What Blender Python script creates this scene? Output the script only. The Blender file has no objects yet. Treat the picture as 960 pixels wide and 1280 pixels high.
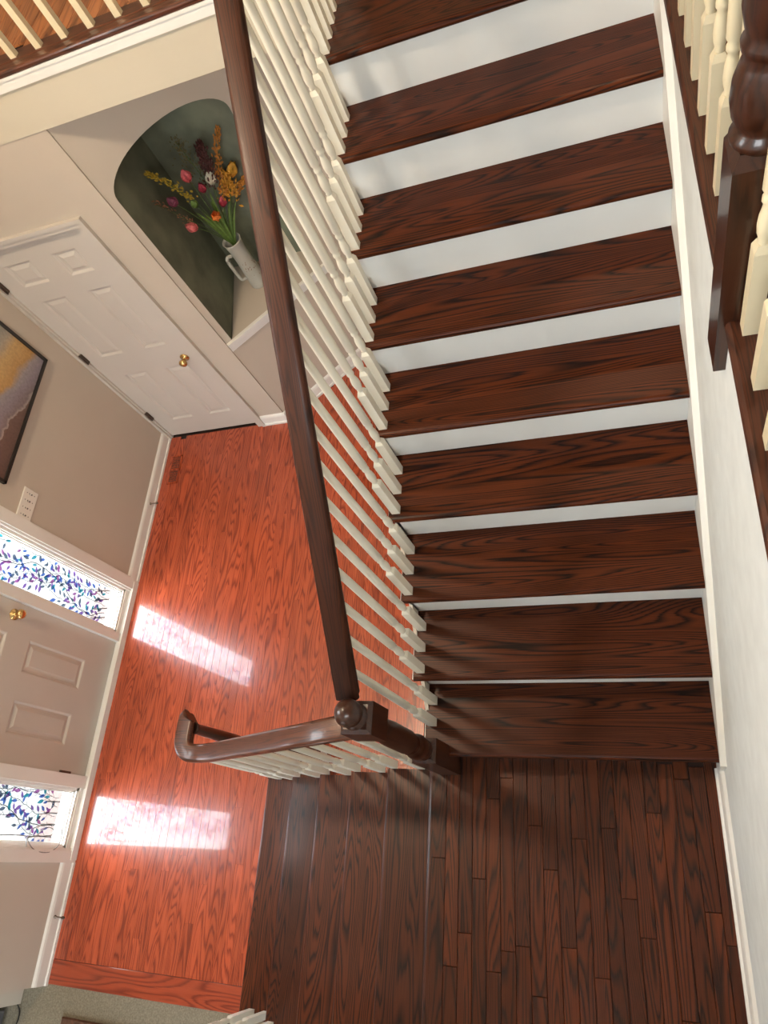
import bpy, bmesh, math, random
from mathutils import Vector, Matrix
S = bpy.context.scene
COL = S.collection
random.seed(7)

# ------------------------------------------------------------------ camera
R = ((0.93967, 0.06253, -0.33632), (0.09210, 0.90035, 0.42531), (0.32940, -0.43062, 0.84028))
def _norm(v):
    v = Vector(v); v.normalize(); return v
ax = Vector((-.4535, -.3512, .0152)); ang = ax.length
Rm = Matrix.Rotation(ang, 3, ax.normalized())        # world -> camera
cam = bpy.data.cameras.new('camera'); co = bpy.data.objects.new('camera', cam); COL.objects.link(co)
co.matrix_world = Matrix.Translation((0.7866, -0.3393, 2.9599)) @ Rm.transposed().to_4x4()
cam.sensor_fit = 'VERTICAL'; cam.sensor_height = 36; cam.lens = 878.184 / 1280 * 36
cam.clip_start = 0.02; cam.clip_end = 200
S.camera = co
# ------------------------------------------------------------------ light and exposure
S.view_settings.view_transform = 'Standard'; S.view_settings.look = 'None'
S.view_settings.gamma = 1; S.view_settings.use_curve_mapping = False
S.view_settings.exposure = 0.5
w = bpy.data.worlds.new('sky'); S.world = w; w.use_nodes = True
bg = w.node_tree.nodes['Background']
bg.inputs[0].default_value = (0.92, 0.96, 1.0, 1); bg.inputs[1].default_value = 17.0
def area(name, loc, rot, sx, sy, power, color=(1, 1, 1), portal=False):
    l = bpy.data.lights.new(name, 'AREA'); l.shape = 'RECTANGLE'; l.size = sx; l.size_y = sy
    l.energy = power; l.color = color; l.cycles.is_portal = portal
    o = bpy.data.objects.new(name, l); COL.objects.link(o); o.location = loc; o.rotation_euler = rot
    return o
H = math.pi / 2
# portals sit in the sidelights and the added windows and only guide the sky light through them
area('sidelight_portal', (-2.87, 1.115, -0.1), (0, -H, 0), 1.95, .33, 1, portal=True)
area('sidelight_portal', (-2.87, -.29, -0.1), (0, -H, 0), 1.95, .36, 1, portal=True)
area('added_foyer_portal', (-2.9, -.1, 2.75), (0, -H, 0), 1.1, .9, 1, portal=True)
area('added_room_portal', (-2.25, -4.13, .15), (H, 0, 0), 1.1, 1.9, 1, portal=True)
area('added_stair_portal', (.35, -1.32, 2.95), (H, 0, 0), 1.0, .8, 1, portal=True)

# ------------------------------------------------------------------ mesh helpers
class MB:
    def __init__(s): s.v = []; s.f = []; s.m = []; s.sm = []
    def quadface(s, pts, m=0, sm=False):
        b = len(s.v); s.v += [tuple(p) for p in pts]; s.f.append(tuple(range(b, b + len(pts)))); s.m.append(m); s.sm.append(sm)
    def box(s, x0, x1, y0, y1, z0, z1, m=0):
        b = len(s.v)
        s.v += [(x, y, z) for z in (z0, z1) for (x, y) in ((x0, y0), (x1, y0), (x1, y1), (x0, y1))]
        for f in ((3, 2, 1, 0), (4, 5, 6, 7), (0, 1, 5, 4), (1, 2, 6, 5), (2, 3, 7, 6), (3, 0, 4, 7)):
            s.f.append(tuple(b + i for i in f)); s.m.append(m); s.sm.append(False)
    def bbox(s, x0, x1, y0, y1, z0, z1, c=.001, m=0):
        """box whose top edges are chamfered"""
        b = len(s.v)
        s.v += [(x0, y0, z0), (x1, y0, z0), (x1, y1, z0), (x0, y1, z0), (x0, y0, z1 - c), (x1, y0, z1 - c), (x1, y1, z1 - c), (x0, y1, z1 - c),
                (x0 + c, y0 + c, z1), (x1 - c, y0 + c, z1), (x1 - c, y1 - c, z1), (x0 + c, y1 - c, z1)]
        for f in ((3, 2, 1, 0), (0, 1, 5, 4), (1, 2, 6, 5), (2, 3, 7, 6), (3, 0, 4, 7), (4, 5, 9, 8), (5, 6, 10, 9), (6, 7, 11, 10), (7, 4, 8, 11), (8, 9, 10, 11)):
            s.f.append(tuple(b + i for i in f)); s.m.append(m); s.sm.append(False)
    def loft(s, rings, cap=True, sm=True, m=0, closed=True):
        b = len(s.v); n = len(rings[0])
        for r in rings: s.v += [tuple(p) for p in r]
        for k in range(len(rings) - 1):
            for i in range(n if closed else n - 1):
                j = (i + 1) % n
                s.f.append((b + k * n + i, b + k * n + j, b + (k + 1) * n + j, b + (k + 1) * n + i)); s.m.append(m); s.sm.append(sm)
        if cap and closed:
            s.f.append(tuple(b + i for i in range(n))[::-1]); s.m.append(m); s.sm.append(False)
            s.f.append(tuple(b + (len(rings) - 1) * n + i for i in range(n))); s.m.append(m); s.sm.append(False)
    def lathe(s, prof, c=(0, 0, 0), n=16, axis='z', m=0, sm=True, cap=True):
        rings = []
        for r, h in prof:
            ring = []
            for i in range(n):
                a = 2 * math.pi * i / n; u, v = r * math.cos(a), r * math.sin(a)
                ring.append({'z': (c[0] + u, c[1] + v, c[2] + h), 'x': (c[0] + h, c[1] + u, c[2] + v), 'y': (c[0] + v, c[1] + h, c[2] + u)}[axis])
            rings.append(ring)
        s.loft(rings, cap, sm, m)
    def sq2(s, prof, c=(0, 0, 0), m=0):
        """stack of square rings (half width, height)"""
        s.loft([[(c[0] - r, c[1] - r, c[2] + h), (c[0] + r, c[1] - r, c[2] + h), (c[0] + r, c[1] + r, c[2] + h), (c[0] - r, c[1] + r, c[2] + h)] for r, h in prof], True, False, m)
    def tube(s, pts, r, n=8, m=0, taper=None):
        pts = [Vector(p) for p in pts]; rings = []
        up = Vector((0, 0, 1))
        for i, p in enumerate(pts):
            t = (pts[min(i + 1, len(pts) - 1)] - pts[max(i - 1, 0)]).normalized()
            a = t.cross(up)
            if a.length < .05: a = t.cross(Vector((1, 0, 0)))
            a.normalize(); b = a.cross(t); rr = r if taper is None else r + (taper - r) * i / (len(pts) - 1)
            rings.append([p + a * rr * math.cos(2 * math.pi * k / n) + b * rr * math.sin(2 * math.pi * k / n) for k in range(n)])
        s.loft(rings, True, True, m)
    def sweep(s, prof, pts, m=0, sm=True):
        """profile (lateral, up) swept with horizontal laterals"""
        pts = [Vector(p) for p in pts]; rings = []; last = None
        for i, p in enumerate(pts):
            t = (pts[min(i + 1, len(pts) - 1)] - pts[max(i - 1, 0)]).normalized()
            a = Vector((t.y, -t.x, 0))
            a = a.normalized() if a.length > 1e-4 else last
            last = a; b = a.cross(t)
            if b.z < 0: b = -b
            rings.append([p + a * u + b * v for u, v in prof])
        s.loft(rings, True, sm, m)
    def build(s, name, mats, parent=None, loc=None):
        me = bpy.data.meshes.new(name); 
        o = Vector(loc) if loc else Vector((0, 0, 0))
        me.from_pydata([tuple(Vector(v) - o) for v in s.v], [], s.f)
        if not isinstance(mats, (list, tuple)): mats = [mats]
        for m in mats: me.materials.append(m)
        for p, m, sm in zip(me.polygons, s.m, s.sm): p.material_index = m; p.use_smooth = sm
        bm = bmesh.new(); bm.from_mesh(me); bmesh.ops.recalc_face_normals(bm, faces=bm.faces); bm.to_mesh(me); bm.free()
        ob = bpy.data.objects.new(name, me); COL.objects.link(ob)
        if parent: ob.parent = parent; ob.location = o - wl(parent)
        else: ob.location = o
        return ob
def wl(o):
    v = Vector(o.location)
    while o.parent: o = o.parent; v += Vector(o.location)
    return v
def thing(name, label, cat, loc=(0, 0, 0), group=None):
    o = bpy.data.objects.new(name, None); COL.objects.link(o); o.location = loc; o.empty_display_size = .05
    o['label'] = label; o['category'] = cat
    if group: o['group'] = group
    return o
def tag(o, label, cat, group=None):
    o['label'] = label; o['category'] = cat
    if group: o['group'] = group
    return o
def struct(o, label=None):
    o['kind'] = 'structure'
    if label: o['label'] = label
    return o
def inst(name, me, parent, loc):
    o = bpy.data.objects.new(name, me); COL.objects.link(o)
    if parent: o.parent = parent; o.location = Vector(loc) - wl(parent)
    else: o.location = loc
    return o

# ------------------------------------------------------------------ materials
def base(name):
    m = bpy.data.materials.new(name); m.use_nodes = True; nt = m.node_tree
    return m, nt, nt.nodes['Principled BSDF']
def N(nt, t, **kw):
    n = nt.nodes.new(t)
    for k, v in kw.items(): setattr(n, k, v)
    return n
def paint(name, col, rough=.5, var=.03, scale=6, bump=0.0, coat=0, metal=0, bscale=300):
    m, nt, b = base(name); L = nt.links.new
    tc = N(nt, 'ShaderNodeTexCoord'); no = N(nt, 'ShaderNodeTexNoise'); no.inputs['Scale'].default_value = scale; no.inputs['Detail'].default_value = 4
    L(tc.outputs['Object'], no.inputs['Vector'])
    r = N(nt, 'ShaderNodeValToRGB'); r.color_ramp.elements[0].position = .3; r.color_ramp.elements[1].position = .7
    r.color_ramp.elements[0].color = (*[c * (1 - var) for c in col], 1); r.color_ramp.elements[1].color = (*[min(1, c * (1 + var)) for c in col], 1)
    L(no.outputs['Fac'], r.inputs['Fac']); L(r.outputs['Color'], b.inputs['Base Color'])
    b.inputs['Roughness'].default_value = rough; b.inputs['Metallic'].default_value = metal; b.inputs['Coat Weight'].default_value = coat
    if bump:
        n2 = N(nt, 'ShaderNodeTexNoise'); n2.inputs['Scale'].default_value = bscale; L(tc.outputs['Object'], n2.inputs['Vector'])
        bp = N(nt, 'ShaderNodeBump'); bp.inputs['Strength'].default_value = bump; bp.inputs['Distance'].default_value = .002
        L(n2.outputs['Fac'], bp.inputs['Height']); L(bp.outputs['Normal'], b.inputs['Normal'])
    return m
def wood(name, dark, mid, light, axis='y', rough=.3, cross=11.0, long=.85, rings=15, coat=.3, vary=.25, line=.8, crough=.12, spec=.5, pore=.0):
    m, nt, b = base(name); L = nt.links.new
    tc = N(nt, 'ShaderNodeTexCoord'); oi = N(nt, 'ShaderNodeObjectInfo')
    off = N(nt, 'ShaderNodeVectorMath', operation='SCALE'); off.inputs[0].default_value = (37.3, 91.7, 53.9); L(oi.outputs['Random'], off.inputs['Scale'])
    sc = N(nt, 'ShaderNodeVectorMath', operation='MULTIPLY')
    k = {'x': (long, cross, cross), 'y': (cross, long, cross), 'z': (cross, cross, long), 'yz': (cross, long, long), 'xz': (long, cross, long)}[axis]
    sc.inputs[1].default_value = k; L(tc.outputs['Object'], sc.inputs[0])
    ad = N(nt, 'ShaderNodeVectorMath', operation='ADD'); L(sc.outputs[0], ad.inputs[0]); L(off.outputs[0], ad.inputs[1])
    n1 = N(nt, 'ShaderNodeTexNoise'); n1.inputs['Scale'].default_value = 1; n1.inputs['Detail'].default_value = 1.2; n1.inputs['Distortion'].default_value = .25
    L(ad.outputs[0], n1.inputs['Vector'])
    mu = N(nt, 'ShaderNodeMath', operation='MULTIPLY'); mu.inputs[1].default_value = rings; L(n1.outputs['Fac'], mu.inputs[0])
    # jitter of the rings by the fibres
    s2 = N(nt, 'ShaderNodeVectorMath', operation='MULTIPLY'); s2.inputs[1].default_value = tuple(c * (38 if c == cross else 7) for c in k); L(tc.outputs['Object'], s2.inputs[0])
    a2 = N(nt, 'ShaderNodeVectorMath', operation='ADD'); L(s2.outputs[0], a2.inputs[0]); L(off.outputs[0], a2.inputs[1])
    n2 = N(nt, 'ShaderNodeTexNoise'); n2.inputs['Scale'].default_value = 1; n2.inputs['Detail'].default_value = 3; L(a2.outputs[0], n2.inputs['Vector'])
    j = N(nt, 'ShaderNodeMath', operation='MULTIPLY_ADD'); j.inputs[1].default_value = .55; L(n2.outputs['Fac'], j.inputs[0]); L(mu.outputs[0], j.inputs[2])
    fr = N(nt, 'ShaderNodeMath', operation='FRACT'); L(j.outputs[0], fr.inputs[0])
    rp = N(nt, 'ShaderNodeValToRGB'); e = rp.color_ramp.elements
    e[0].position = 0; e[0].color = (1, 1, 1, 1); e[1].position = .42; e[1].color = (0, 0, 0, 1)
    q = rp.color_ramp.elements.new(.82); q.color = (.12, .12, .12, 1); q = rp.color_ramp.elements.new(1); q.color = (1, 1, 1, 1)
    L(fr.outputs[0], rp.inputs['Fac'])
    m1 = N(nt, 'ShaderNodeMixRGB'); m1.inputs[1].default_value = (*light, 1); m1.inputs[2].default_value = (*mid, 1); L(n2.outputs['Fac'], m1.inputs[0])
    lf = N(nt, 'ShaderNodeMath', operation='MULTIPLY'); lf.inputs[1].default_value = line; L(rp.outputs['Color'], lf.inputs[0])
    m2 = N(nt, 'ShaderNodeMixRGB'); L(m1.outputs[0], m2.inputs[1]); m2.inputs[2].default_value = (*dark, 1); L(lf.outputs[0], m2.inputs[0])
    hs = N(nt, 'ShaderNodeHueSaturation'); L(m2.outputs[0], hs.inputs['Color'])
    v = N(nt, 'ShaderNodeMapRange'); v.inputs['To Min'].default_value = 1 - vary; v.inputs['To Max'].default_value = 1 + vary; L(oi.outputs['Random'], v.inputs['Value']); L(v.outputs[0], hs.inputs['Value'])
    L(hs.outputs[0], b.inputs['Base Color'])
    b.inputs['Roughness'].default_value = rough; b.inputs['Coat Weight'].default_value = coat; b.inputs['Coat Roughness'].default_value = crough; b.inputs['Specular IOR Level'].default_value = spec
    bp = N(nt, 'ShaderNodeBump'); bp.inputs['Strength'].default_value = .12; bp.inputs['Distance'].default_value = .001; L(n2.outputs['Fac'], bp.inputs['Height']); L(bp.outputs['Normal'], b.inputs['Normal'])
    return m
DK = dict(dark=(.0045, .0014, .0009), mid=(.036, .0068, .0014), light=(.112, .0245, .0046))
M = {}
M['tread'] = wood('dark_oak_lengthwise', axis='x', **DK, cross=7, long=.55, rings=44, vary=.12, rough=.38, coat=.0, line=1.0, spec=.18)
M['plank_dark'] = wood('dark_oak_boards', axis='y', dark=(.006, .0017, .001), mid=(.042, .0082, .002), light=(.115, .027, .0058), cross=11, long=.8, rings=24, rough=.36, coat=.10, vary=.3, crough=.12, spec=.25, line=.95)
M['rail'] = wood('dark_oak_rail', dark=(.01, .0035, .0025), mid=(.045, .012, .0045), light=(.080, .022, .008), axis='yz', cross=26, long=1.2, rings=16, rough=.5, coat=.03, vary=.05, line=.8, crough=.2, spec=.3)
M['rail_z'] = wood('dark_oak_post', dark=(.008, .003, .002), mid=(.030, .008, .003), light=(.055, .015, .005), axis='z', cross=16, rings=14, rough=.35, coat=.35, vary=.05, line=.7, spec=.35)
M['rail_x'] = wood('dark_oak_rail_across', dark=(.012, .004, .003), mid=(.085, .024, .010), light=(.15, .045, .018), axis='xz', cross=22, long=1.0, rings=16, rough=.36, coat=.3, vary=.05, line=.8, spec=.4)
M['plank_red'] = wood('red_oak_boards', axis='y', dark=(.12, .016, .008), mid=(.36, .052, .018), light=(.52, .105, .038), cross=9, long=.8, rings=24, rough=.25, coat=.75, vary=.13, line=.8, crough=.05)
M['header_red'] = wood('red_oak_border', axis='x', dark=(.10, .012, .006), mid=(.30, .045, .016), light=(.40, .075, .028), cross=9, rough=.3, coat=.6, vary=.05, line=.72, crough=.09)
M['plank_orange'] = wood('orange_oak_boards', axis='y', dark=(.22, .06, .02), mid=(.42, .15, .05), light=(.52, .21, .075), cross=9, rough=.35, vary=.12)
M['seam'] = paint('dark_joint', (.02, .008, .005), .8)
M['wall'] = paint('greige_wall', (.52, .455, .38), .75, .02, 3, .05)
M['wall_low'] = paint('grey_beige_wall', (.55, .49, .415), .75, .02, 3, .05)
M['cream'] = paint('cream_wall', (.58, .53, .42), .75, .02, 3, .05)
M['white_wall'] = paint('white_wall', (.69, .72, .715), .7, .05, 14, .15)
M['trim'] = paint('white_trim', (.80, .79, .75), .35, .02, 4)
M['door'] = paint('door_paint', (.56, .52, .47), .4, .015, 4)
M['riser'] = paint('white_riser', (.78, .785, .76), .4, .02, 5)
M['baluster'] = paint('cream_baluster', (.80, .77, .66), .35, .02, 5)
M['baluster_warm_lit'] = paint('warm_lit_baluster', (.72, .62, .42), .35, .02, 5)  # baluster paint with the warm upstairs light put into the colour
M['green'] = paint('green_niche_paint', (.165, .180, .125), .75, .3, 5, .2, bscale=120)
M['brass'] = paint('brass', (.75, .50, .20), .22, .1, 30, metal=1)
M['bronze'] = paint('dark_bronze', (.13, .10, .08), .35, .1, 30, metal=.8)
M['carpet'] = paint('beige_carpet', (.22, .19, .135), .95, .25, 120, .6, bscale=500)
M['rug'] = paint('brown_rug', (.10, .045, .025), .95, .3, 80, .6)
M['ceramic'] = paint('grey_ceramic', (.42, .41, .36), .35, .04, 10)
M['print'] = paint('vase_print', (.22, .13, .09), .5)
M['black'] = paint('black_frame', (.02, .018, .016), .35)
M['plastic'] = paint('ivory_plastic', (.80, .78, .72), .35, .01)
M['hole'] = paint('dark_slot', (.03, .025, .02), .7)
M['cord'] = paint('grey_cord', (.22, .21, .20), .5)
M['concrete'] = paint('porch_paving', (.085, .085, .083), .9, .06, 8)
M['brick'] = paint('dark_brick', (.085, .062, .056), .85, .15, 25)
M['ceiling'] = paint('white_ceiling', (.80, .79, .76), .9, .02, 4)
M['grey'] = paint('grey_cabinet', (.09, .09, .095), .6)
def glassmat():
    m = bpy.data.materials.new('window_glass'); m.use_nodes = True; nt = m.node_tree; nt.nodes.clear(); L = nt.links.new
    o = N(nt, 'ShaderNodeOutputMaterial'); t = N(nt, 'ShaderNodeBsdfTransparent'); g = N(nt, 'ShaderNodeBsdfGlossy'); g.inputs['Roughness'].default_value = .02
    t.inputs[0].default_value = (.95, .97, .97, 1)
    lw = N(nt, 'ShaderNodeLayerWeight'); lw.inputs['Blend'].default_value = .5; pw = N(nt, 'ShaderNodeMath', operation='POWER'); pw.inputs[1].default_value = 5; L(lw.outputs['Facing'], pw.inputs[0]); f = N(nt, 'ShaderNodeMath', operation='MULTIPLY_ADD'); f.inputs[1].default_value = .9; f.inputs[2].default_value = .03; L(pw.outputs[0], f.inputs[0]); x = N(nt, 'ShaderNodeMixShader')
    L(f.outputs[0], x.inputs[0]); L(t.outputs[0], x.inputs[1]); L(g.outputs[0], x.inputs[2]); L(x.outputs[0], o.inputs[0]); return m
M['glass'] = glassmat()
def film(name, col, tr=.75):
    m = bpy.data.materials.new(name); m.use_nodes = True; nt = m.node_tree; nt.nodes.clear(); L = nt.links.new
    o = N(nt, 'ShaderNodeOutputMaterial'); t = N(nt, 'ShaderNodeBsdfTransparent'); t.inputs[0].default_value = (*col, 1)
    g = N(nt, 'ShaderNodeBsdfDiffuse'); g.inputs[0].default_value = (*[c * .5 for c in col], 1); x = N(nt, 'ShaderNodeMixShader'); x.inputs[0].default_value = 1 - tr
    L(t.outputs[0], x.inputs[1]); L(g.outputs[0], x.inputs[2]); L(x.outputs[0], o.inputs[0]); return m
FILM = [film('film_violet', (.24, .13, .42), .9), film('film_blue', (.09, .17, .50), .9), film('film_teal', (.05, .32, .42), .9), film('film_slate', (.14, .18, .25), .9), film('film_plum', (.38, .14, .38), .9), film('film_lead', (.03, .04, .05), .3)]

ZF = -1.14          # foyer floor
Z2 = 1.71           # upper floor
RI = .19; G = .25   # riser, run
# ------------------------------------------------------------------ floors
def boards(parent, mat, x0, x1, y0, y1, z, w, lens, th=.012, axis='y', gap=.0006, jit=.0006, clip=None, ch=.0013):
    """one object per floor board"""
    lo, hi, a, b = (x0, x1, y0, y1) if axis == 'y' else (y0, y1, x0, x1)
    n = int(round((hi - lo) / w)); w = (hi - lo) / n
    for i in range(n):
        u0, u1 = lo + i * w, lo + (i + 1) * w; p = a - random.uniform(0, lens[1] * .7)
        while p < b:
            q = p + random.uniform(*lens)
            s, t = max(p, a), min(q, b)
            if t - s < .12 and t < b: p = q; continue
            if clip:
                s2, t2 = clip((u0 + u1) / 2, s, t)
                s, t = s2, t2
            if t - s > .03:
                mb = MB(); zz = z + random.uniform(-jit, 0)
                if axis == 'y': mb.bbox(u0 + gap, u1 - gap, s + gap, t - gap, z - th, zz, ch)
                else: mb.bbox(s + gap, t - gap, u0 + gap, u1 - gap, z - th, zz, ch)
                c = ((u0 + u1) / 2, (s + t) / 2, z) if axis == 'y' else ((s + t) / 2, (u0 + u1) / 2, z)
                mb.build('floor_board', mat, parent, c)
            p = q
def slab(name, mat, x0, x1, y0, y1, z0, z1, label=None):
    mb = MB(); mb.box(x0, x1, y0, y1, z0, z1); return struct(mb.build(name, mat), label)
ff = slab('floor', M['seam'], -2.8, -.47, -1.2, 3.39, ZF - .1, ZF - .010, 'red oak strip floor of the foyer below the stairs')
def clipf(xc, s, t):
    lim = 2.66 if xc < -1.675 else 2.67 + (xc + 1.675) * math.tan(math.radians(40))
    lim = min(lim, 3.39)
    if xc > -1.37: s = max(s, -.0)          # the lower stair stands here
    return s, min(t, lim)
boards(ff, M['plank_red'], -2.8, -.47, -1.07, 3.39, ZF, .0575, (.6, 1.9), clip=clipf, gap=.0002, ch=.0005, jit=.0003)
mb = MB(); mb.bbox(-2.8, -1.37, -1.2, -1.072, ZF - .012, ZF + .001, .002); mb.build('border_board', M['header_red'], ff, (-2.1, -1.13, ZF))
fl = slab('floor', M['seam'], -.093, 1.01, -1.17, .03, -.12, -.010, 'dark stained oak landing between the two flights')
boards(fl, M['plank_dark'], -.0685, 1.01, -1.17, .03, 0, .0546, (.35, .95))
fu = slab('floor', M['seam'], -2.8, -.1, 2.70, 5.2, Z2 - .08, 1.742, 'orange oak floor of the balcony over the foyer')
boards(fu, M['plank_orange'], -2.8, -.1, 2.765, 4.2, 1.752, .083, (.5, 1.4), axis='y')
fh = slab('floor', M['seam'], 1.03, 3.4, -1.17, 5.2, Z2 - .08, Z2 - .010, 'upper hall floor on the right')
fh2 = slab('floor', M['seam'], -.1, 1.03, 2.3, 5.2, Z2 - .08, Z2 - .010, 'upper hall floor at the head of the stairs')
boards(fh, M['plank_dark'], 1.075, 1.5, -1.17, 3.2, Z2, .057, (.6, 1.6))
boards(fh2, M['plank_dark'], -.02, 1.03, 2.3, 3.0, Z2, .057, (.4, 1.3), axis='x')

# ------------------------------------------------------------------ walls
CE = 4.15
def walls(name, mat, boxes, label):
    mb = MB()
    for b in boxes: mb.box(*b)
    return struct(mb.build(name, mat), label)
XW = -2.8; XO = -2.95
walls('wall_left', M['wall_low'], [(XO, XW, -1.21, -.50, ZF, 1.46), (XO, XW, 1.33, 3.6, ZF, 1.46), (XO, XW, -.50, 1.33, .98, 1.46),
      (XO, XW, -1.36, -.55, 1.46, CE), (XO, XW, .35, 5.2, 1.46, CE), (XO, XW, -.55, .35, 1.46, 2.2), (XO, XW, -.55, .35, 3.3, CE)], 'entrance wall with the front door and its sidelights')
# closet wall with door opening (x -2.775..-1.94, up to .935)
walls('wall_back', M['wall'], [(-2.8, -2.775, 2.66, 2.78, ZF, 1.46), (-1.94, -1.675, 2.66, 2.70, ZF, 1.46), (-2.95, 0, 3.5, 3.6, ZF, 1.7), (-2.775, -1.94, 2.66, 2.78, .935, 1.46)], 'closet wall facing the stairs')
walls('wall_back', M['cream'], [(-2.8, -.06, 2.654, 2.78, 1.46, 1.735)], 'cream fascia under the upstairs balcony')
mb = MB(); mb.box(-2.8, -.06, 2.642, 2.66, 1.668, 1.722); mb.box(-2.8, -.06, 2.636, 2.66, 1.712, 1.726)
struct(mb.build('trim_1', M['trim']), 'white moulding along the balcony edge')
walls('ceiling', M['ceiling'], [(-2.8, -.06, 2.70, 3.5, 1.455, 1.50)], 'soffit below the balcony')
walls('wall_right', M['white_wall'], [(1.012, 1.10, -1.17, 5.2, -.2, 1.682)], 'white stair wall below the upper hall')
walls('wall_front', M['white_wall'], [(-.15, 3.4, -1.30, -1.17, -1.3, 2.1), (-.5, -.4, -1.30, -1.17, 1.3, CE), (.85, 3.4, -1.30, -1.17, 2.1, CE), (-.4, -.15, -1.30, -1.17, 2.1, CE), (-.15, .85, -1.30, -1.17, 3.35, CE), (-.15, .85, -1.30, -1.17, 2.1, 2.55), (-.4, -.1, -1.3, -1.17, 1.3, 2.1),
      (-2.8, -.5, -1.36, -1.22, 1.3, CE)], 'wall behind the landing')
walls('wall_far', M['cream'], [(-2.95, 3.4, 5.2, 5.3, -1.3, CE), (3.4, 3.5, -1.3, 5.3, -1.3, CE), (-2.95, XW, 3.6, 5.2, -1.3, 1.46)], 'upper hall end walls')
walls('ceiling', M['ceiling'], [(-2.95, 3.5, -1.36, 5.3, CE, CE + .1)], 'upper ceiling')
mb = MB(); mb.loft([[(x, y, z) for y, z in ((.0, ZF), (3.39, ZF), (3.39, 1.70), (2.03, 1.66), (2.03, 1.60), (.03, .08), (0, .08))] for x in (-.060, -.046)], True, False)
struct(mb.build('wall_stair_side', M['wall_low']), 'wall closing the space under the upper flight')
walls('wall_stair_side', M['wall_low'], [(-.1, 1.1, 3.39, 3.5, ZF, 1.64), (-1.34, -.09, -.05, -.02, ZF, -.98)], 'wall closing the space under the stairs')
walls('ceiling', M['ceiling'], [(-6, .0, -4.1, -1.21, 1.3, 1.4)], 'ceiling of the carpeted room')
walls('wall_side_room', M['wall_low'], [(-6, -2.8, -4.1, -4, ZF, 1.3), (-1.7, .0, -4.1, -4, ZF, 1.3), (-2.8, -1.7, -4.1, -4, ZF, -.82), (-2.8, -1.7, -4.1, -4, 1.12, 1.3), (-6.1, -6, -4, -1.2, ZF, 1.3), (-.1, .0, -4, -1.25, ZF, 1.3), (-6, -2.95, -1.32, -1.21, ZF, 1.3), (-1.3, -.1, -1.3, -1.175, ZF, -.98)], 'walls of the carpeted room')
slab('floor', M['carpet'], -6, -.1, -4, -1.2, ZF - .1, ZF - .004, 'beige carpet of the room beside the foyer')

# angled wall with arched niche
A40 = math.radians(40); d = Vector((math.cos(A40), math.sin(A40), 0)); nrm = Vector((math.sin(A40), -math.cos(A40), 0)); P0 = Vector((-1.675, 2.67, 0))
def ap(s, z, o=0): return P0 + d * s + nrm * o + Vector((0, 0, z))
sL, sR, zs, zsp, za = .045, .83, -.2, .985, 1.168
arch = []
for i in range(25):
    a = math.pi * (1 - i / 24); arch.append(((sL + sR) / 2 + (sR - sL) / 2 * math.cos(a), zsp + (za - zsp) * math.sin(a)))
mb = MB(); e = .935 + .0
s_end = 1.14
def q(a, b, c, dd): mb.quadface([ap(*a), ap(*b), ap(*c), ap(*dd)])
q((0, ZF), (s_end, ZF), (s_end, zs), (0, zs)); q((0, zs), (sL, zs), (sL, zsp), (0, zsp)); q((sR, zs), (s_end, zs), (s_end, zsp), (sR, zsp))
q((0, zsp), (sL, zsp), (sL, 1.46), (0, 1.46)); q((sR, zsp), (s_end, zsp), (s_end, 1.46), (sR, 1.46))
for i in range(24):
    (a, b), (c, f) = arch[i], arch[i + 1]; q((a, b), (c, f), (c, 1.46), (a, 1.46))
# thickness lip
for i in range(24):
    (a, b), (c, f) = arch[i], arch[i + 1]; mb.quadface([ap(a, b), ap(c, f), ap(c, f, -.012), ap(a, b, -.012)])
for (a, b), (c, f) in (((sL, zs - .02), arch[0]), (arch[-1], (sR, zs - .02))): mb.quadface([ap(a, b), ap(c, f), ap(c, f, -.014), ap(a, b, -.014)])
mb.quadface([(-.9, 3.4, ZF), (-.08, 3.4, ZF), (-.08, 3.4, 1.46), (-.9, 3.4, 1.46)])
na = struct(mb.build('wall_niche', M['wall']), 'angled wall with an arched niche')
# niche interior
YB = 3.39; bl = Vector((-1.745, YB, 0)); br = Vector((-.93, YB, 0)); fl_ = ap(sL, 0, -.012); fr_ = ap(sR, 0, -.012)
def backpt(p):
    """point of the opening carried straight back onto the back wall"""
    t = ((Vector(p) - fl_).dot(d)) / (fr_ - fl_).length
    return Vector((bl.x + (br.x - bl.x) * t, YB, p[2]))
mb = MB()
ring = [ap(a, b, -.012) for a, b in [(sL, zs)] + arch + [(sR, zs)]]
for i in range(len(ring) - 1):
    a, b = ring[i], ring[i + 1]; mb.quadface([a, b, backpt(b), backpt(a)], sm=False)
mb.quadface([backpt(p) for p in ring])
mb.build('niche_lining', M['green'], na)['label'] = 'sage green lining of the arched niche'
mb = MB()
pts = [ap(sL - .0, 0, .0), ap(sR + .0, 0, .0), backpt(ap(sR, 0, -.012)), backpt(ap(sL, 0, -.012))]
for zz in (zs, zs + .004): pass
mb.quadface([(p.x, p.y, zs + .003) for p in pts]); mb.build('niche_shelf', M['wall'], na)
mb = MB()
for (a, b, o, z0, z1) in ((-.002, sR + .05, .028, zs - .012, zs + .008), (.0, sR + .04, .018, zs - .035, zs - .012), (.0, sR + .04, .010, zs - .07, zs - .035)):
    c = [ap(a, z0, 0), ap(b, z0, 0), ap(b, z0, o), ap(a, z0, o)]; t = [Vector((p.x, p.y, z1)) for p in c]
    mb.loft([c, t], True, False)
mb.build('shelf_moulding', M['trim'], na)
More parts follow.
